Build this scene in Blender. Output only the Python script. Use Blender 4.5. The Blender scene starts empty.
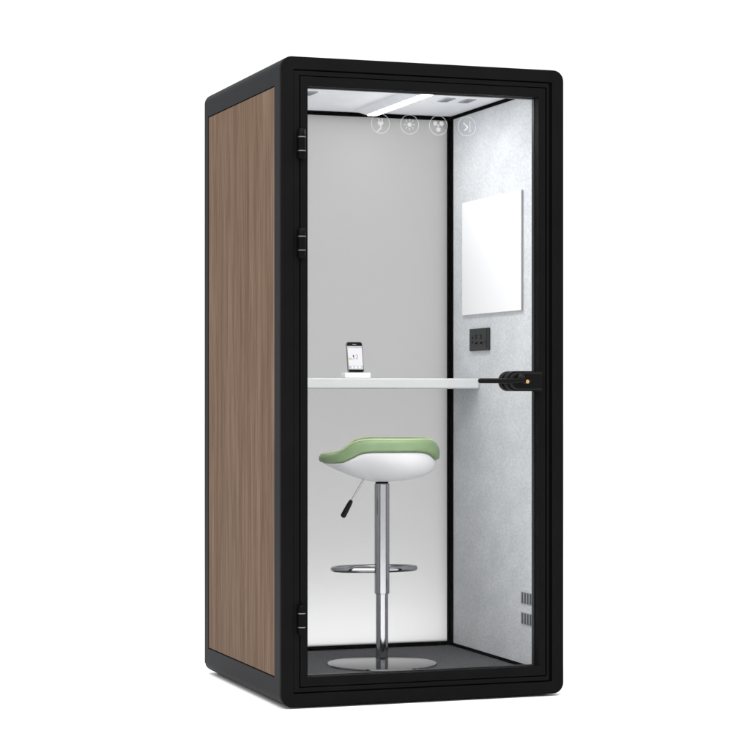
import bpy, bmesh, math, random
from mathutils import Vector, Matrix

S = bpy.context.scene
C = S.collection
PI = math.pi
W, D, H = 1.0898, 1.0536, 2.3          # outer size of the booth, metres

# ------------------------------------------------------------------ materials
def mat(name):
    m = bpy.data.materials.new(name)
    m.use_nodes = True
    nt = m.node_tree
    nt.nodes.clear()
    out = nt.nodes.new('ShaderNodeOutputMaterial')
    return m, nt, out

def principled(name, col, rough=0.5, metal=0.0, spec=0.5, noise=None, bump=None, coat=0.0):
    m, nt, out = mat(name)
    p = nt.nodes.new('ShaderNodeBsdfPrincipled')
    p.inputs['Base Color'].default_value = (*col, 1)
    p.inputs['Roughness'].default_value = rough
    p.inputs['Metallic'].default_value = metal
    p.inputs['Specular IOR Level'].default_value = spec
    p.inputs['Coat Weight'].default_value = coat
    nt.links.new(p.outputs[0], out.inputs[0])
    tc = nt.nodes.new('ShaderNodeTexCoord')
    if noise:
        scale, amt = noise
        n = nt.nodes.new('ShaderNodeTexNoise')
        n.inputs['Scale'].default_value = scale
        n.inputs['Detail'].default_value = 4
        nt.links.new(tc.outputs['Object'], n.inputs['Vector'])
        r = nt.nodes.new('ShaderNodeValToRGB')
        r.color_ramp.elements[0].position = 0.3
        r.color_ramp.elements[1].position = 0.7
        r.color_ramp.elements[0].color = (*[c * (1 - amt) for c in col], 1)
        r.color_ramp.elements[1].color = (*[min(1, c * (1 + amt)) for c in col], 1)
        nt.links.new(n.outputs['Fac'], r.inputs[0])
        nt.links.new(r.outputs[0], p.inputs['Base Color'])
    if bump:
        scale, st, dist = bump
        n = nt.nodes.new('ShaderNodeTexNoise')
        n.inputs['Scale'].default_value = scale
        n.inputs['Detail'].default_value = 5
        nt.links.new(tc.outputs['Object'], n.inputs['Vector'])
        b = nt.nodes.new('ShaderNodeBump')
        b.inputs['Strength'].default_value = st
        b.inputs['Distance'].default_value = dist
        nt.links.new(n.outputs['Fac'], b.inputs['Height'])
        nt.links.new(b.outputs[0], p.inputs['Normal'])
    return m

M = {}
M['front_black'] = principled('black_powder_coat', (.0032, .0032, .0033), .55, 0, .05, noise=(9, .15))
M['shell'] = principled('charcoal_powder_coat', (.0056, .0063, .0078), .5, 0, .045, noise=(6, .10))
M['trim'] = principled('matte_black_trim', (.0012, .0012, .0013), .8, 0, .02)
M['gasket'] = principled('black_rubber', (.0015, .0015, .0015), .8, 0, .05)
M['jamb'] = principled('dark_anodised', (.010, .010, .011), .4, 0, .2)
M['ceiling'] = principled('ceiling_laminate', (.80, .81, .84), .6, 0, .3, noise=(14, .03))
M['grille'] = principled('grey_grille', (.36, .37, .39), .6, 0, .3)
M['ventslot'] = principled('grey_slot', (.20, .205, .215), .8, 0, .1)
M['slot'] = principled('dark_slot', (.10, .10, .11), .8, 0, .1)
M['carpet'] = principled('dark_grey_carpet', (.086, .086, .092), .95, 0, .1, noise=(120, .42), bump=(500, .5, .004))
M['desk'] = principled('white_laminate', (.63, .635, .64), .45, 0, .3)
M['board'] = principled('white_board', (.88, .88, .89), .25, 0, .5)
M['edge'] = principled('grey_edge_band', (.30, .30, .31), .5, 0, .3)
M['socket'] = principled('socket_plastic', (.024, .026, .027), .45, 0, .2)
M['hole'] = principled('socket_hole', (.004, .004, .004), .8, 0, .1)
M['hinge'] = principled('black_hinge', (.0015, .0015, .0015), .5, 0, .06)
M['ring'] = principled('silver_ring', (.22, .22, .225), .35, 1.0)
M['lock'] = principled('black_lock', (.002, .002, .0021), .4, 0, .09)
M['brass'] = principled('brass', (.62, .37, .18), .35, 1.0)
M['chrome'] = principled('chrome', (.43, .43, .445), .08, 1.0)
M['base'] = principled('brushed_chrome', (.25, .253, .256), .12, 1.0)
M['shellwhite'] = principled('seat_plastic', (.66, .66, .672), .4, 0, .25)
M['green'] = principled('green_vinyl', (.185, .268, .138), .42, 0, .45, noise=(30, .05), bump=(350, .12, .002))
M['rim_highlight'] = principled('pale_green_highlight', (.41, .48, .28), .5, 0, .4)  # paler green that paints light onto the cushion rim
M['grip'] = principled('black_grip', (.003, .003, .003), .5, 0, .15)
M['dock'] = principled('white_plastic', (.90, .90, .90), .3, 0, .4)
M['phone'] = principled('phone_black', (.004, .004, .0045), .3, 0, .12)
M['phoneside'] = principled('phone_metal', (.25, .25, .26), .35, 1.0)
M['uigrey'] = principled('screen_grey', (.45, .45, .47), .4)
M['uired'] = principled('screen_red', (.55, .12, .12), .4)
M['uidark'] = principled('screen_dark', (.08, .08, .09), .4)
M['uigreen'] = principled('screen_green', (.50, .55, .30), .4)
M['floor'] = principled('white_studio_floor', (.97, .97, .97), .8, 0, .2)

for n_ in M['base'].node_tree.nodes:
    if n_.type == 'BSDF_PRINCIPLED': n_.inputs['Specular Tint'].default_value = (.61, .61, .61, 1)   # darker edge reflectance of the plating
# emissive ones
def emission(name, col, st):
    m, nt, out = mat(name)
    e = nt.nodes.new('ShaderNodeEmission')
    e.inputs[0].default_value = (*col, 1); e.inputs[1].default_value = st
    nt.links.new(e.outputs[0], out.inputs[0])
    return m
M['diffuser'] = emission('lamp_diffuser', (1, .995, .985), 66.0)
M['screen'] = emission('lit_screen', (.96, .97, 1.0), .95)

# wood, vertical grain
def wood():
    m, nt, out = mat('walnut_veneer')
    L = nt.links.new
    tc = nt.nodes.new('ShaderNodeTexCoord')
    mp = nt.nodes.new('ShaderNodeMapping'); mp.inputs['Scale'].default_value = (1, 1, .035)
    L(tc.outputs['Object'], mp.inputs['Vector'])
    n1 = nt.nodes.new('ShaderNodeTexNoise'); n1.inputs['Scale'].default_value = 17; n1.inputs['Detail'].default_value = 3
    n1.inputs['Distortion'].default_value = .3
    n2 = nt.nodes.new('ShaderNodeTexNoise'); n2.inputs['Scale'].default_value = 70; n2.inputs['Detail'].default_value = 6
    n3 = nt.nodes.new('ShaderNodeTexNoise'); n3.inputs['Scale'].default_value = 330; n3.inputs['Detail'].default_value = 3
    for n in (n1, n2, n3): L(mp.outputs[0], n.inputs['Vector'])
    r1 = nt.nodes.new('ShaderNodeValToRGB')
    e = r1.color_ramp.elements
    e[0].position = .30; e[0].color = (.112, .067, .042, 1)
    e[1].position = .70; e[1].color = (.158, .105, .073, 1)
    x = e.new(.5); x.color = (.135, .086, .057, 1)
    L(n1.outputs['Fac'], r1.inputs[0])
    r2 = nt.nodes.new('ShaderNodeValToRGB')
    e = r2.color_ramp.elements
    e[0].position = .33; e[0].color = (.70, .68, .66, 1)
    e[1].position = .60; e[1].color = (1.06, 1.06, 1.06, 1)
    L(n2.outputs['Fac'], r2.inputs[0])
    r3 = nt.nodes.new('ShaderNodeValToRGB')
    e = r3.color_ramp.elements
    e[0].position = .34; e[0].color = (.83, .82, .81, 1)
    e[1].position = .55; e[1].color = (1, 1, 1, 1)
    L(n3.outputs['Fac'], r3.inputs[0])
    def mul(a, b):
        mx = nt.nodes.new('ShaderNodeMix'); mx.data_type = 'RGBA'; mx.blend_type = 'MULTIPLY'
        mx.inputs['Factor'].default_value = 1
        L(a, mx.inputs['A']); L(b, mx.inputs['B'])
        return mx.outputs['Result']
    c = mul(mul(r1.outputs[0], r2.outputs[0]), r3.outputs[0])
    p = nt.nodes.new('ShaderNodeBsdfPrincipled')
    p.inputs['Roughness'].default_value = .6
    p.inputs['Specular IOR Level'].default_value = .05
    L(c, p.inputs['Base Color'])
    b = nt.nodes.new('ShaderNodeBump'); b.inputs['Strength'].default_value = .12; b.inputs['Distance'].default_value = .002
    L(n2.outputs['Fac'], b.inputs['Height']); L(b.outputs[0], p.inputs['Normal'])
    L(p.outputs[0], out.inputs[0])
    return m
M['wood'] = wood()

# mottled grey acoustic felt
def felt():
    m, nt, out = mat('acoustic_felt')
    L = nt.links.new
    tc = nt.nodes.new('ShaderNodeTexCoord')
    mp = nt.nodes.new('ShaderNodeMapping'); mp.inputs['Scale'].default_value = (1, .55, 1)
    L(tc.outputs['Object'], mp.inputs['Vector'])
    n1 = nt.nodes.new('ShaderNodeTexNoise'); n1.inputs['Scale'].default_value = 105; n1.inputs['Detail'].default_value = 6; n1.inputs['Roughness'].default_value = .7
    n2 = nt.nodes.new('ShaderNodeTexNoise'); n2.inputs['Scale'].default_value = 11; n2.inputs['Detail'].default_value = 4
    v = nt.nodes.new('ShaderNodeTexVoronoi'); v.inputs['Scale'].default_value = 105
    for n in (n1, n2, v): L(mp.outputs[0], n.inputs['Vector'])
    r1 = nt.nodes.new('ShaderNodeValToRGB'); e = r1.color_ramp.elements
    e[0].position = .34; e[0].color = (.53, .545, .565, 1)
    e[1].position = .66; e[1].color = (.665, .677, .69, 1)
    L(n1.outputs['Fac'], r1.inputs[0])
    r2 = nt.nodes.new('ShaderNodeValToRGB'); e = r2.color_ramp.elements
    e[0].position = .3; e[0].color = (.92, .93, .94, 1)
    e[1].position = .7; e[1].color = (1.04, 1.04, 1.04, 1)
    L(n2.outputs['Fac'], r2.inputs[0])
    r3 = nt.nodes.new('ShaderNodeValToRGB'); e = r3.color_ramp.elements
    e[0].position = .10; e[0].color = (.82, .83, .85, 1)
    e[1].position = .24; e[1].color = (1, 1, 1, 1)
    L(v.outputs['Distance'], r3.inputs[0])
    def mul(a, b):
        mx = nt.nodes.new('ShaderNodeMix'); mx.data_type = 'RGBA'; mx.blend_type = 'MULTIPLY'
        mx.inputs['Factor'].default_value = 1
        L(a, mx.inputs['A']); L(b, mx.inputs['B'])
        return mx.outputs['Result']
    p = nt.nodes.new('ShaderNodeBsdfPrincipled')
    p.inputs['Roughness'].default_value = .95; p.inputs['Specular IOR Level'].default_value = .1
    L(mul(mul(r1.outputs[0], r2.outputs[0]), r3.outputs[0]), p.inputs['Base Color'])
    b = nt.nodes.new('ShaderNodeBump'); b.inputs['Strength'].default_value = .25; b.inputs['Distance'].default_value = .002
    L(n1.outputs['Fac'], b.inputs['Height']); L(b.outputs[0], p.inputs['Normal'])
    L(p.outputs[0], out.inputs[0])
    return m
M['felt'] = felt()

def clear_glass(name, refl, tint=(1, 1, 1)):
    m, nt, out = mat(name)
    t = nt.nodes.new('ShaderNodeBsdfTransparent'); t.inputs[0].default_value = (*tint, 1)
    g = nt.nodes.new('ShaderNodeBsdfGlossy'); g.inputs['Roughness'].default_value = .02
    mx = nt.nodes.new('ShaderNodeMixShader'); mx.inputs[0].default_value = refl
    nt.links.new(t.outputs[0], mx.inputs[1]); nt.links.new(g.outputs[0], mx.inputs[2])
    nt.links.new(mx.outputs[0], out.inputs[0])
    return m
M['glass'] = clear_glass('door_glass', .0015)
M['backglass'] = clear_glass('rear_glass', .02)

def frosted():
    m, nt, out = mat('frosted_film')
    t = nt.nodes.new('ShaderNodeBsdfTranslucent'); t.inputs[0].default_value = (.455, .455, .455, 1)
    d = nt.nodes.new('ShaderNodeBsdfDiffuse'); d.inputs[0].default_value = (.30, .30, .30, 1)
    mx = nt.nodes.new('ShaderNodeMixShader'); mx.inputs[0].default_value = .2
    nt.links.new(t.outputs[0], mx.inputs[1]); nt.links.new(d.outputs[0], mx.inputs[2])
    nt.links.new(mx.outputs[0], out.inputs[0])
    return m
M['frost'] = frosted()

def decal():
    m, nt, out = mat('frosted_white_decal')
    t = nt.nodes.new('ShaderNodeBsdfTransparent')
    d = nt.nodes.new('ShaderNodeBsdfDiffuse'); d.inputs[0].default_value = (.9, .9, .9, 1)
    mx = nt.nodes.new('ShaderNodeMixShader'); mx.inputs[0].default_value = .12
    nt.links.new(t.outputs[0], mx.inputs[1]); nt.links.new(d.outputs[0], mx.inputs[2])
    nt.links.new(mx.outputs[0], out.inputs[0])
    return m
M['decal'] = decal()

# ------------------------------------------------------------------ mesh helpers
def obj(name, bm, m, parent=None, bevel=0.0, seg=2, smooth=True, sub=0):
    bmesh.ops.recalc_face_normals(bm, faces=bm.faces)
    me = bpy.data.meshes.new(name)
    bm.to_mesh(me); bm.free()
    o = bpy.data.objects.new(name, me)
    C.objects.link(o)
    for x in (m if isinstance(m, (list, tuple)) else [m]):
        me.materials.append(x)
    if smooth:
        for p in me.polygons: p.use_smooth = True
    if bevel:
        b = o.modifiers.new('bevel', 'BEVEL'); b.width = bevel; b.segments = seg
        b.limit_method = 'ANGLE'; b.angle_limit = math.radians(40)
        b.harden_normals = True
    elif smooth and not sub:
        me.set_sharp_from_angle(angle=math.radians(40))
    if sub:
        s = o.modifiers.new('sub', 'SUBSURF'); s.levels = sub; s.render_levels = sub
    if parent: attach(o, parent)
    return o

def world_of(o):
    if o.parent: return world_of(o.parent) @ o.matrix_parent_inverse @ o.matrix_basis
    return o.matrix_basis.copy()

def attach(o, parent):
    o.parent = parent
    pw = world_of(parent)
    o.matrix_parent_inverse = pw.inverted()

def empty(name, loc, label, cat):
    o = bpy.data.objects.new(name, None); o.empty_display_size = .1
    C.objects.link(o); o.location = loc
    o['label'] = label; o['category'] = cat
    return o

def add_box(bm, x0, x1, y0, y1, z0, z1):
    vs = [bm.verts.new((x, y, z)) for x in (x0, x1) for y in (y0, y1) for z in (z0, z1)]
    for f in ((0, 1, 3, 2), (4, 6, 7, 5), (0, 4, 5, 1), (2, 3, 7, 6), (0, 2, 6, 4), (1, 5, 7, 3)):
        bm.faces.new([vs[i] for i in f])

def box(*a):
    bm = bmesh.new(); add_box(bm, *a); return bm

def rrect(x0, x1, z0, z1, r, n=7):
    pts = []
    for cx, cz, a0 in ((x1 - r, z1 - r, 0), (x0 + r, z1 - r, PI / 2), (x0 + r, z0 + r, PI), (x1 - r, z0 + r, 3 * PI / 2)):
        for i in range(n + 1):
            a = a0 + PI / 2 * i / n
            pts.append((cx + r * math.cos(a), cz + r * math.sin(a)))
    return pts

def ring_xz(outer, inner, y0, y1):
    """closed frame between two outlines in XZ, from y0 to y1"""
    bm = bmesh.new(); n = len(outer)
    v = [[bm.verts.new((x, y, z)) for x, z in pl] for y in (y0, y1) for pl in (outer, inner)]
    fo, fi, bo, bi = v
    for i in range(n):
        j = (i + 1) % n
        bm.faces.new((fo[i], fo[j], fi[j], fi[i])); bm.faces.new((bo[i], bi[i], bi[j], bo[j]))
        bm.faces.new((fo[i], bo[i], bo[j], fo[j])); bm.faces.new((fi[i], fi[j], bi[j], bi[i]))
    return bm

def frame(x0, x1, z0, z1, wx, wz, r, y0, y1, ri=.003):
    return ring_xz(rrect(x0, x1, z0, z1, r), rrect(x0 + wx, x1 - wx, z0 + wz, z1 - wz, ri), y0, y1)

def add_prism_xz(bm, pts, y0, y1):
    a = [bm.verts.new((x, y0, z)) for x, z in pts]; b = [bm.verts.new((x, y1, z)) for x, z in pts]
    bm.faces.new(a); bm.faces.new(b[::-1])
    n = len(pts)
    for i in range(n):
        j = (i + 1) % n
        bm.faces.new((a[j], a[i], b[i], b[j]))

def add_tube(bm, pts, radii, n=16, closed=False, cap=True):
    pts = [Vector(p) for p in pts]; k = len(pts)
    if not isinstance(radii, (list, tuple)): radii = [radii] * k
    up = None; rings = []
    for i, p in enumerate(pts):
        if closed: t = pts[(i + 1) % k] - pts[i - 1]
        else: t = pts[min(i + 1, k - 1)] - pts[max(i - 1, 0)]
        t.normalize()
        if up is None:
            up = Vector((0, 0, 1)) if abs(t.z) < .9 else Vector((1, 0, 0))
        a = (up - t * up.dot(t)).normalized(); b = t.cross(a); up = a
        rings.append([bm.verts.new(p + (a * math.cos(q) + b * math.sin(q)) * radii[i]) for q in [2 * PI * s / n for s in range(n)]])
    for i in range(k if closed else k - 1):
        r0, r1 = rings[i], rings[(i + 1) % k]
        for s in range(n):
            bm.faces.new((r0[s], r0[(s + 1) % n], r1[(s + 1) % n], r1[s]))
    if cap and not closed:
        bm.faces.new(rings[0][::-1]); bm.faces.new(rings[-1])

def lathe(profile, cx, cy, n=64):
    """profile: (r, z) pairs from bottom axis to top axis"""
    bm = bmesh.new(); rings = []
    for r, z in profile:
        if r < 1e-6: rings.append([bm.verts.new((cx, cy, z))])
        else: rings.append([bm.verts.new((cx + r * math.cos(2 * PI * i / n), cy + r * math.sin(2 * PI * i / n), z)) for i in range(n)])
    for a, b in zip(rings, rings[1:]):
        for i in range(n):
            j = (i + 1) % n
            if len(a) == 1 and len(b) == 1: continue
            if len(a) == 1: bm.faces.new((a[0], b[i], b[j]))
            elif len(b) == 1: bm.faces.new((a[i], b[0], a[j]))
            else: bm.faces.new((a[i], b[i], b[j], a[j]))
    return bm

def cut(o, cutters):
    """carve boxes out of a mesh once, before any bevel"""
    for bx in cutters:
        co = obj('cutter', box(*bx), M['trim'], smooth=False)
        md = o.modifiers.new('cut', 'BOOLEAN'); md.object = co; md.operation = 'DIFFERENCE'; md.solver = 'EXACT'
        bpy.context.view_layer.update()
        dg = bpy.context.evaluated_depsgraph_get()
        me = bpy.data.meshes.new_from_object(o.evaluated_get(dg))
        o.modifiers.clear(); o.data = me
        bpy.data.objects.remove(co)

# ------------------------------------------------------------------ setting
bm = bmesh.new()
R = 60
vs = [bm.verts.new(p) for p in ((-R, -R, -.009), (R, -R, -.009), (R, R, -.009), (-R, R, -.009))]
bm.faces.new(vs)
fl = obj('floor', bm, M['floor'], smooth=False); fl['kind'] = 'structure'

# ------------------------------------------------------------------ booth
booth = empty('phone_booth', (W / 2, D / 2, -.009), 'tall black framed phone booth with walnut side panel and glass door', 'phone booth')

# outer shell: rounded tube, with a recess for the wood
T = .042
so = obj('shell', ring_xz(rrect(0, W, 0, H, .040, 10), rrect(T, W - T, T, H - T, .004, 10), .014, D), M['shell'], smooth=False)
WY0, WY1, WZ0, WZ1 = .084, D - .058, .096, H - .096
cut(so, [(-.1, .007, WY0, WY1, WZ0, WZ1)])
for p in so.data.polygons: p.use_smooth = True
b = so.modifiers.new('bevel', 'BEVEL'); b.width = .0025; b.segments = 2; b.limit_method = 'ANGLE'; b.angle_limit = math.radians(40); b.harden_normals = True
attach(so, booth)
obj('side_panel', box(.0015, .0068, WY0 + .0035, WY1 - .0035, WZ0 + .0035, WZ1 - .0035), M['wood'], booth, bevel=.0008)

# front: outer frame ring, middle ring, dark backing that closes the grooves
obj('front_frame', frame(0, W, 0, H, .0465, .0450, .040, 0, .0105), M['front_black'], booth, bevel=.0018)
obj('rebate_frame', ring_xz(rrect(.0468, W - .0580, .0500, H - .0500, .003), rrect(.0680, W - .0678, .0656, H - .0656, .003), .0005, .020), M['front_black'], booth, bevel=.0012)
obj('frame_gasket', frame(.010, W - .010, .010, H - .010, .066, .068, .02, .0110, .0135), M['gasket'], booth)
obj('frame_stop', frame(.0425, W - .0425, .0425, H - .0425, .036, .036, .003, .022, .075), M['gasket'], booth)
# plinth and levelling feet under the shell
obj('plinth', box(.045, W - .045, .05, D - .03, -.0089, -.0003), M['gasket'], booth, bevel=.002)

# interior lining
XI = 1.040
ZF, ZC = .068, 2.250
obj('ceiling_panel', box(.046, W - .046, .0755, D - .012, ZC, ZC + .007), M['ceiling'], booth)
obj('floor_carpet', box(.046, W - .046, .0755, D - .012, .0435, ZF), M['carpet'], booth)
obj('felt_wall', box(XI, W - .0435, .0755, D - .04, ZF + .001, ZC - .001), M['felt'], booth)
obj('felt_wall', box(.0435, .0495, .0755, D - .04, ZF + .001, ZC - .001), M['felt'], booth)
# black corner trims along floor, ceiling and rear
bm = ring_xz(rrect(.0498, XI + .015, ZF + .0008, ZC - .0008, .002), rrect(.0498 + .022, 1.024, ZF + .016, ZC - .016, .002), 1.004, D - .008)
obj('rear_frame', bm, M['trim'], booth, bevel=.0012)
bm = bmesh.new()
add_box(bm, XI - .006, XI - .0002, .076, 1.0035, ZC - .014, ZC - .0004)
obj('ceiling_trim', bm, M['trim'], booth, bevel=.001)
obj('floor_trim', box(XI - .008, XI - .0002, .076, 1.0035, ZF + .0004, ZF + .012), M['trim'], booth, bevel=.001)
obj('corner_trim', box(XI - .004, XI - .0002, .985, 1.0036, ZF + .0125, ZC - .0145), M['trim'], booth, bevel=.0008)

# rear pane: frosted film on the room side of a clear sheet
bm = box(.0498 + .020, 1.026, 1.018, 1.026, ZF + .014, ZC - .014)
bm.faces.ensure_lookup_table()
for f in bm.faces:
    f.material_index = 0 if f.calc_center_median().y < 1.0185 else 1
obj('rear_pane', bm, [M['frost'], M['backglass']], booth, smooth=False)

# ceiling: lamp and air grilles
bm = bmesh.new()
sec = [(.592, ZC - .0004), (.622, ZC - .026), (.668, ZC - .026), (.698, ZC - .0004)]
y0, y1 = .13, .955
a = [bm.verts.new((x, y0, z)) for x, z in sec]
b_ = [bm.verts.new((x, y1 - (.075 if i in (1, 2) else 0), z)) for i, (x, z) in enumerate(sec)]
bm.faces.new(a); bm.faces.new(b_)
for i in range(4): bm.faces.new((a[i], a[(i + 1) % 4], b_[(i + 1) % 4], b_[i]))
lamp = obj('ceiling_lamp', bm, M['ceiling'], booth, bevel=.001)
obj('diffuser', box(.627, .663, .145, y1 - .080, ZC - .0285, ZC - .0262), M['diffuser'], lamp)
def ceiling_vent(x0, x1):
    v = obj('ceiling_vent', box(x0, x1, .480, .577, ZC - .004, ZC - .0004), M['grille'], booth, bevel=.0008)
    bm = bmesh.new()
    for k in range(6):
        yy = .490 + k * .0145
        add_box(bm, x0 + .005, x1 - .005, yy, yy + .006, ZC - .0046, ZC - .0042)
    obj('slots', bm, M['ventslot'], v, smooth=False)
for x0 in (.811, .898, .154, .252): ceiling_vent(x0, x0 + .040)

# wall vents low on the felt wall
for z0 in (.308, .230):
    v = obj('wall_vent', box(XI - .0025, XI - .0003, .150, .278, z0, z0 + .046), M['grille'], booth, bevel=.0006)
    bm = bmesh.new()
    for k in range(5):
        yy = .1515 + k * .0255
        add_box(bm, XI - .0031, XI - .0026, yy, yy + .0150, z0 + .003, z0 + .043)
    obj('slots', bm, M['slot'], v, smooth=False)

# desk
desk = obj('desk', box(.0500, XI - .0004, .700, 1.0030, 1.1262, 1.1672), M['desk'], booth, bevel=.006, seg=3)

# power socket on the felt wall
sk = obj('power_socket', box(XI - .009, XI - .0003, .585, .788, 1.278, 1.367), M['socket'], booth, bevel=.0025)
def slot(y, z, wy, wz):
    obj('pin_hole', box(XI - .0096, XI - .0091, y - wy / 2, y + wy / 2, z - wz / 2, z + wz / 2), M['hole'], sk, smooth=False)
for yc in (.715, .662):
    slot(yc, 1.333, .010, .019); slot(yc - .003, 1.308, .026, .009)
for yc in (.752,):
    slot(yc, 1.330, .010, .010); slot(yc, 1.312, .010, .009)
slot(.618, 1.310, .006, .010)
bm = bmesh.new()
add_box(bm, XI - .0095, XI - .0091, .600, .604, 1.284, 1.361)
obj('seam', bm, M['hole'], sk, smooth=False)

# ------------------------------------------------------------------ door
DX0, DX1, DZ0, DZ1 = .0715, W - .0725, .0690, H - .0690
door = obj('door', frame(DX0, DX1, DZ0, DZ1, .0275, .0335, .003, 0, .060, .002), M['front_black'], booth, bevel=.0014)
OX0, OX1, OZ0, OZ1 = DX0 + .0275, DX1 - .0275, DZ0 + .0335, DZ1 - .0335
obj('glass_pane', box(OX0 - .006, OX1 + .006, .028, .036, OZ0 - .006, OZ1 + .006), M['glass'], door, smooth=False)
# thin metal bead round the pane, inside the reveal
obj('glazing_bead', frame(OX0 - .002, OX1 + .002, OZ0 - .002, OZ1 + .002, .0045, .0040, .002, .0375, .0590, .001), M['jamb'], door, bevel=.0006)

# icons etched on the glass
def annulus(bm, cx, cz, r0, r1, y0, y1, n=40):
    o = [(cx + r1 * math.cos(2 * PI * i / n), cz + r1 * math.sin(2 * PI * i / n)) for i in range(n)]
    q = [(cx + r0 * math.cos(2 * PI * i / n), cz + r0 * math.sin(2 * PI * i / n)) for i in range(n)]
    v = [[bm.verts.new((x, y, z)) for x, z in pl] for y in (y0, y1) for pl in (o, q)]
    for i in range(n):
        j = (i + 1) % n
        bm.faces.new((v[0][i], v[0][j], v[1][j], v[1][i])); bm.faces.new((v[2][i], v[3][i], v[3][j], v[2][j]))
        bm.faces.new((v[0][i], v[2][i], v[2][j], v[0][j])); bm.faces.new((v[1][i], v[1][j], v[3][j], v[3][i]))
def disc(cx, cz, rx, rz=None, rot=0, n=20):
    rz = rz or rx; c, s = math.cos(rot), math.sin(rot)
    return [(cx + rx * math.cos(t) * c - rz * math.sin(t) * s, cz + rx * math.cos(t) * s + rz * math.sin(t) * c) for t in [2 * PI * i / n for i in range(n)]]
def stroke(bm, pts, w, y0, y1):
    L = []; Rr = []
    for i, p in enumerate(pts):
        a = Vector(pts[max(i - 1, 0)]); b = Vector(pts[min(i + 1, len(pts) - 1)]); t = (b - a).normalized()
        nrm = Vector((-t.y, t.x)) * w / 2
        L.append((p[0] + nrm.x, p[1] + nrm.y)); Rr.append((p[0] - nrm.x, p[1] - nrm.y))
    add_prism_xz(bm, L + Rr[::-1], y0, y1)
IY0, IY1 = .0268, .0277
icons = [(.382, 2.0785, 'plug'), (.4935, 2.080, 'sun'), (.605, 2.081, 'fan'), (.716, 2.082, 'exit')]
ilab = {'plug': 'round icon of a plug with a curling cord', 'sun': 'round icon of a lamp with rays', 'fan': 'round icon of a three-bladed fan', 'exit': 'round icon of an arrow against a bar'}
for cx, cz, kind in icons:
    bm = bmesh.new()
    annulus(bm, cx, cz, .0338, .0357, IY0, IY1)
    if kind == 'plug':
        add_prism_xz(bm, [(cx - .0105, cz + .008), (cx + .0105, cz + .008), (cx + .0105, cz - .001), (cx + .005, cz - .007), (cx - .005, cz - .007), (cx - .0105, cz - .001)], IY0, IY1)
        for s in (-1, 1): add_prism_xz(bm, [(cx + s * .006 - .002, cz + .009), (cx + s * .006 + .002, cz + .009), (cx + s * .006 + .002, cz + .019), (cx + s * .006 - .002, cz + .019)], IY0, IY1)
        stroke(bm, [(cx + .001, cz - .008), (cx + .002, cz - .014), (cx - .002, cz - .020), (cx - .008, cz - .024), (cx - .011, cz - .030)], .004, IY0, IY1)
    elif kind == 'sun':
        add_prism_xz(bm, disc(cx, cz, .0080), IY0, IY1)
        for k in range(8):
            a = PI / 4 * k
            stroke(bm, [(cx + .0125 * math.cos(a), cz + .0125 * math.sin(a)), (cx + .021 * math.cos(a), cz + .021 * math.sin(a))], .0026, IY0, IY1)
    elif kind == 'fan':
        for k in range(3):
            a = PI / 2 + PI + 2 * PI / 3 * k
            add_prism_xz(bm, disc(cx + .0145 * math.cos(a), cz + .0145 * math.sin(a), .0078, .0086, a), IY0, IY1)
        add_prism_xz(bm, disc(cx, cz, .0038), IY0, IY1)
    else:
        stroke(bm, [(cx - .013, cz + .013), (cx + .004, cz - .004)], .0055, IY0, IY1)
        add_prism_xz(bm, [(cx + .005, cz + .006), (cx + .0055, cz - .006), (cx - .0085, cz - .018), (cx - .0115, cz - .0145), (cx - .002, cz - .004)], IY0, IY1)
        add_prism_xz(bm, [(cx + .0105, cz + .019), (cx + .0140, cz + .019), (cx + .0140, cz - .019), (cx + .0105, cz - .019)], IY0, IY1)
    ic = obj('icon', bm, M['decal'], door, smooth=False); ic['label'] = ilab[kind]

# lock case, lever and brass cylinder
def pill(x0, x1, zc, hh, y0, y1, n=16):
    pts = [(x1, zc - hh), (x1, zc + hh)] + [(x0 + hh - hh * math.sin(PI * i / n), zc + hh * math.cos(PI * i / n)) for i in range(n + 1)]
    bm = bmesh.new(); add_prism_xz(bm, pts, y0, y1); return bm
HZ = 1.1525
lock = obj('lock_case', pill(.858, .9985, HZ, .0370, -.012, .027), M['lock'], door, bevel=.003)
obj('lock_plate', pill(.866, .9970, HZ, .0315, -.0165, -.0123), M['jamb'], door, bevel=.0012)
obj('lock_cover', pill(.877, .9955, HZ, .0275, -.021, -.0168), M['lock'], door, bevel=.0014)
obj('lock_case', pill(.858, .9885, HZ, .0370, .0385, .075), M['lock'], door, bevel=.003)
bm = bmesh.new()
add_tube(bm, [(.908, -.0215, HZ + .012), (.908, -.036, HZ + .012)], [.0135, .0125], 28)
obj('rosette', bm, M['jamb'], door, bevel=.001)
bm = bmesh.new()
n = 12
add_tube(bm, [(.731, -.049, HZ + .001), (.7335, -.049, HZ + .001), (.739, -.049, HZ + .001), (.84, -.049, HZ + .001), (.925, -.046, HZ + .0015), (.934, -.040, HZ + .0015), (.934, -.022, HZ + .0015)], [.005, .0078, .0092, .0092, .0088, .0085, .0085], 20)
obj('lever_handle', bm, M['lock'], door)
bm = bmesh.new()
add_tube(bm, [(.922, -.0212, HZ - .002), (.922, -.0560, HZ - .002)], [.0072, .0068], 24)
obj('key_cylinder', bm, M['brass'], door, bevel=.0008)

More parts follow.
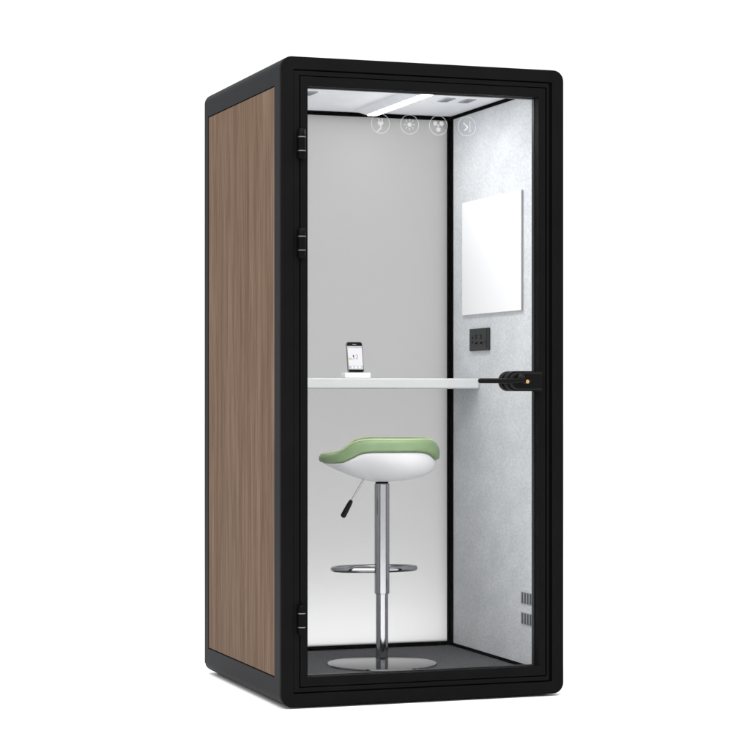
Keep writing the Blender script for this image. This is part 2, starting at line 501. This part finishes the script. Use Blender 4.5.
# hinges
for zc in (1.9895, 1.638, .306):
    h = lathe([(0, zc - .054), (.0095, zc - .054), (.0135, zc - .049), (.0145, zc - .026), (.0145, zc + .026), (.0135, zc + .049), (.0095, zc + .054), (0, zc + .054)], .073, -.0105, 28)
    add_box(h, .062, .084, -.0088, .0012, zc - .048, zc + .048)
    hg = obj('hinge', h, M['hinge'], booth, bevel=.0008)
    for s in (-1, 1):
        z = zc + s * .0245
        obj('ring', lathe([(.0105, z - .0016), (.0149, z - .0016), (.0149, z + .0016), (.0105, z + .0016)], .073, -.0105, 28), M['ring'], hg)

# ------------------------------------------------------------------ white board on the felt wall
wb = obj('whiteboard', box(XI - .0085, XI - .0006, .262, .868, 1.424, 1.882), M['board'], bevel=.0015)
obj('edge_trim', box(XI - .0086, XI - .0007, .2585, .2617, 1.4242, 1.8818), M['edge'], wb, bevel=.0006)
wb['label'] = 'blank white rectangular board mounted on the grey felt wall above the socket'; wb['category'] = 'whiteboard'

# ------------------------------------------------------------------ phone on its dock
dk = obj('phone_dock', box(.4735, .5805, .7035, .752, 1.1674, 1.1885), M['dock'], bevel=.003, seg=3)
dk['label'] = 'low white charging dock on the desk edge under the phone'; dk['category'] = 'phone dock'
ph = empty('smartphone', (.530, .735, 1.1887), 'black smartphone with lit white screen leaning in the white dock', 'smartphone')
tilt = Matrix.Translation((.530, .735, 1.1884)) @ Matrix.Rotation(math.radians(-12), 4, 'X')
def pobj(name, bm, m, parent, **k):
    bm.transform(tilt); return obj(name, bm, m, parent, **k)
PW, PH = .033, .124
body = pobj('body', ring_xz(rrect(-PW, PW, 0, PH, .009), rrect(-PW + .0015, PW - .0015, .0015, PH - .0015, .008), -.0045, .0045), M['phoneside'], ph)
bm = bmesh.new(); add_prism_xz(bm, rrect(-PW + .0014, PW - .0014, .0014, PH - .0014, .008), -.0040, .0040)
pobj('face', bm, M['phone'], ph)
bm = bmesh.new(); add_prism_xz(bm, rrect(-PW + .003, PW - .003, .013, PH - .017, .001), -.0046, -.0041)
scr = pobj('screen', bm, M['screen'], ph, smooth=False)
U0, U1 = -.0052, -.0047
pobj('status_bar', box(-.029, .029, U0, U1, .0985, .1055), M['uigrey'], scr, smooth=False)
pobj('button_bar', box(-.029, .029, U0, U1, .0140, .0265), M['uigrey'], scr, smooth=False)
bm = bmesh.new()
for k in (-1, 0, 1): add_prism_xz(bm, disc(k * .015, .0205, .0042), U0 - .0006, U0 - .0001)
pobj('button_icons', bm, M['dock'], scr, smooth=False)
bm = bmesh.new(); stroke(bm, [(-.010, .067), (-.006, .071), (-.006, .054)], .0026, U0, U1)
pobj('digit', bm, M['uidark'], scr, smooth=False)
bm = bmesh.new(); stroke(bm, [(.002, .069), (.006, .071), (.0095, .067), (.008, .062), (.003, .055), (.010, .055)], .0026, U0, U1)
pobj('digit', bm, M['uired'], scr, smooth=False)
bm = bmesh.new(); add_prism_xz(bm, disc(-.0225, .0555, .0065, .0045), U0, U1); add_prism_xz(bm, disc(-.0140, .0525, .004, .003), U0, U1)
pobj('weather_icon', bm, M['uigreen'], scr, smooth=False)
bm = bmesh.new(); add_box(bm, -.008, .008, -.0044, -.00405, .1125, .1140)
pobj('earpiece', bm, M['uigrey'], ph, smooth=False)

# ------------------------------------------------------------------ bar stool
SX, SY = .555, .500
stool = empty('bar_stool', (SX, SY, ZF), 'chrome bar stool with green cushion and white shell standing in the booth', 'bar stool')
F = Vector((-.9436, .3312, 0)); B = Vector((.3312, .9436, 0))      # seat front (picture left) / away
def loc(u, v, z): return Vector((SX, SY, z)) + F * u + B * v - Vector((0, 0, 0))
obj('base_plate', lathe([(0, ZF + .0008), (.2085, ZF + .0008), (.2100, ZF + .003), (.2085, ZF + .0068), (.200, ZF + .0080), (.060, ZF + .0105), (0, ZF + .011)], SX, SY, 96), M['base'], stool)
obj('column', lathe([(0, ZF + .0112), (.0240, ZF + .0112), (.0240, ZF + .014), (.0240, .345), (0, .345)], SX, SY, 48), M['chrome'], stool)
obj('sleeve', lathe([(.0200, .340), (.0275, .340), (.0290, .3415), (.0290, .3435), (.0290, .7570), (.0290, .7590), (.0272, .7625), (.0200, .763)], SX, SY, 48), M['chrome'], stool)
obj('neck', lathe([(0, .7620), (.0245, .7620), (.0245, .7720), (0, .7720)], SX, SY, 40), M['hinge'], stool)
# footrest: oval loop reaching away from the column
bm = bmesh.new()
pts = []
N = 64
for i in range(N):
    a = 2 * PI * i / N
    x = .158 * math.cos(a); y = .076 * math.sin(a)
    pts.append(loc(.030 + x, .078 + y - .030 * math.cos(a), .430))
add_tube(bm, pts, .0108, 16, closed=True)
ft = obj('footrest', bm, M['chrome'], stool)

def lerp(tab, u):
    if u <= tab[0][0]: return tab[0][1]
    for (a, p), (b, q) in zip(tab, tab[1:]):
        if u <= b:
            t = (u - a) / (b - a); t = t * t * (3 - 2 * t) * .5 + t * .5
            return p + (q - p) * t
    return tab[-1][1]
ZT = [(-.222, .911), (-.214, .922), (-.20, .9305), (-.18, .9355), (-.15, .9365), (.04, .9365), (.085, .9340), (.115, .924), (.150, .900), (.178, .882), (.21, .877), (.242, .876)]
ZB = [(-.222, .854), (-.212, .860), (-.20, .873), (-.185, .883), (-.16, .8885), (-.13, .8895), (.045, .8885), (.085, .883), (.12, .864), (.155, .848), (.21, .8445), (.242, .8455)]
def plan(th, s=1.0):
    c, q = math.cos(th), math.sin(th); e = 2 / 2.5
    return .010 + s * .232 * math.copysign(abs(c) ** e, c), s * .195 * math.copysign(abs(q) ** e, q)
def loft(rows, n=72):
    """rows: function(theta) list -> z and scale; closed at both ends by a centre vertex"""
    bm = bmesh.new(); rings = []
    for row in rows:
        ring = []
        for i in range(n):
            th = 2 * PI * i / n
            u1, v1 = plan(th)
            s, z = row(u1, th)
            u, v = plan(th, s)
            ring.append(bm.verts.new(loc(u, v, z)))
        rings.append(ring)
    for a, b in zip(rings, rings[1:]):
        for i in range(n):
            j = (i + 1) % n
            bm.faces.new((a[i], a[j], b[j], b[i]))
    for r in (rings[0], rings[-1]):
        c = bm.verts.new(sum((v.co for v in r), Vector()) / n)
        for i in range(n): bm.faces.new((r[i], r[(i + 1) % n], c))
    return bm
zb = lambda u: lerp(ZB, u)
zt = lambda u: lerp(ZT, u)
def mix(u, k): return zb(u) + (zt(u) - zb(u)) * k
rows = [lambda u, t: (.30, .836), lambda u, t: (.70, min(.846, zb(u) - .006)), lambda u, t: (.90, zb(u) - .0005), lambda u, t: (.955, zb(u) - .0008),
        lambda u, t: (.985, mix(u, .03)), lambda u, t: (.997, mix(u, .16)), lambda u, t: (1.0, mix(u, .40)), lambda u, t: (1.0, mix(u, .62)),
        lambda u, t: (.985, mix(u, .84)), lambda u, t: (.955, mix(u, .965)), lambda u, t: (.92, zt(u)), lambda u, t: (.88, mix(u, .95)),
        lambda u, t: (.84, mix(u, .78)), lambda u, t: (.76, .45 * mix(u, .5) + .55 * .868), lambda u, t: (.60, .862), lambda u, t: (.35, .857), lambda u, t: (.12, .856)]
obj('cushion', loft(rows), M['green'], stool, sub=1)
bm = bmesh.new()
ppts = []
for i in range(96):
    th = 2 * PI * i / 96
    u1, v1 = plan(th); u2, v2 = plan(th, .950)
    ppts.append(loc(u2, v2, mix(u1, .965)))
add_tube(bm, ppts, .0030, 10, closed=True)  # added pale tube: highlight on the cushion's top edge, put in as colour
obj('rim_highlight', bm, M['rim_highlight'], bpy.data.objects['cushion'])
# shell under the cushion: steep at the back, a long ramp at the front
ZBOT = .7685
back = [(.945, .99), (.945, .84), (.915, .62), (.86, .44), (.76, .28), (.58, .13), (.36, .04), (.14, .008), (.05, 0)]
front = [(.945, .99), (.925, .93), (.86, .82), (.74, .65), (.58, .44), (.42, .25), (.28, .11), (.14, .02), (.05, 0)]
def shell_row(k):
    def f(u, th):
        w = (math.cos(th) + 1) / 2; w = w * w * (3 - 2 * w)
        s = back[k][0] + (front[k][0] - back[k][0]) * w
        h = back[k][1] + (front[k][1] - back[k][1]) * w
        return s, ZBOT + (zb(u) - ZBOT) * h
    return f
rows = [lambda u, t: (.5, .835), lambda u, t: (.90, zb(u) - .003)] + [shell_row(k) for k in range(len(back))]
obj('seat_shell', loft(rows), M['shellwhite'], stool, sub=1)
# gas lever
bm = bmesh.new()
p0, p1, p2 = loc(.066, -.055, .785), loc(.1165, -.060, .700), loc(.1500, -.063, .637)
add_tube(bm, [p0, p1], .0034, 12)
lv = obj('gas_lever', bm, M['chrome'], stool)
bm = bmesh.new()
d = p2 - p1
add_tube(bm, [p1 - d * .02, p1 + d * .03, p1 + d * .12, p1 + d * .5, p1 + d * .9, p1 + d * .98, p1 + d * 1.02], [.0045, .0075, .0088, .0100, .0108, .0090, .004], 20)
obj('grip', bm, M['grip'], lv)

# ------------------------------------------------------------------ light
w = bpy.data.worlds.new('World'); S.world = w; w.use_nodes = True
bg = w.node_tree.nodes['Background']
bg.inputs[0].default_value = (1, 1, 1, 1); bg.inputs[1].default_value = 1.1
def area(name, locn, target, sx, sy, power):
    l = bpy.data.lights.new(name, 'AREA'); l.shape = 'RECTANGLE'; l.size = sx; l.size_y = sy; l.energy = power
    o = bpy.data.objects.new(name, l); C.objects.link(o); o.location = locn
    o.rotation_euler = (Vector(target) - Vector(locn)).to_track_quat('-Z', 'Y').to_euler()
    return o
area('added_overhead_fill', (-.3, -1.2, 5.2), (.2, .2, 0), 6, 6, 470)  # added lamp, out of view, keeps the floor white around the booth
area('added_rear_fill', (.545, 1.36, .02), (.545, 1.03, .08), 1.0, .08, 3.4)  # added unseen lamp behind the booth, brightens the foot of the rear pane

# ------------------------------------------------------------------ camera
cam = bpy.data.cameras.new('camera')
co = bpy.data.objects.new('camera', cam); C.objects.link(co)
co.location = (-2.19013, -7.24027, 1.11202)
co.rotation_euler = (PI / 2, 0, -math.radians(19.34261))
cam.sensor_width = 36; cam.sensor_fit = 'HORIZONTAL'
cam.lens = 2142.273 / 750 * 36
cam.shift_y = 17.203 / 750
cam.clip_start = .05; cam.clip_end = 400
S.camera = co

S.view_settings.view_transform = 'Standard'; S.view_settings.look = 'None'
S.view_settings.exposure = 0; S.view_settings.gamma = 1
S.cycles.transparent_max_bounces = 16
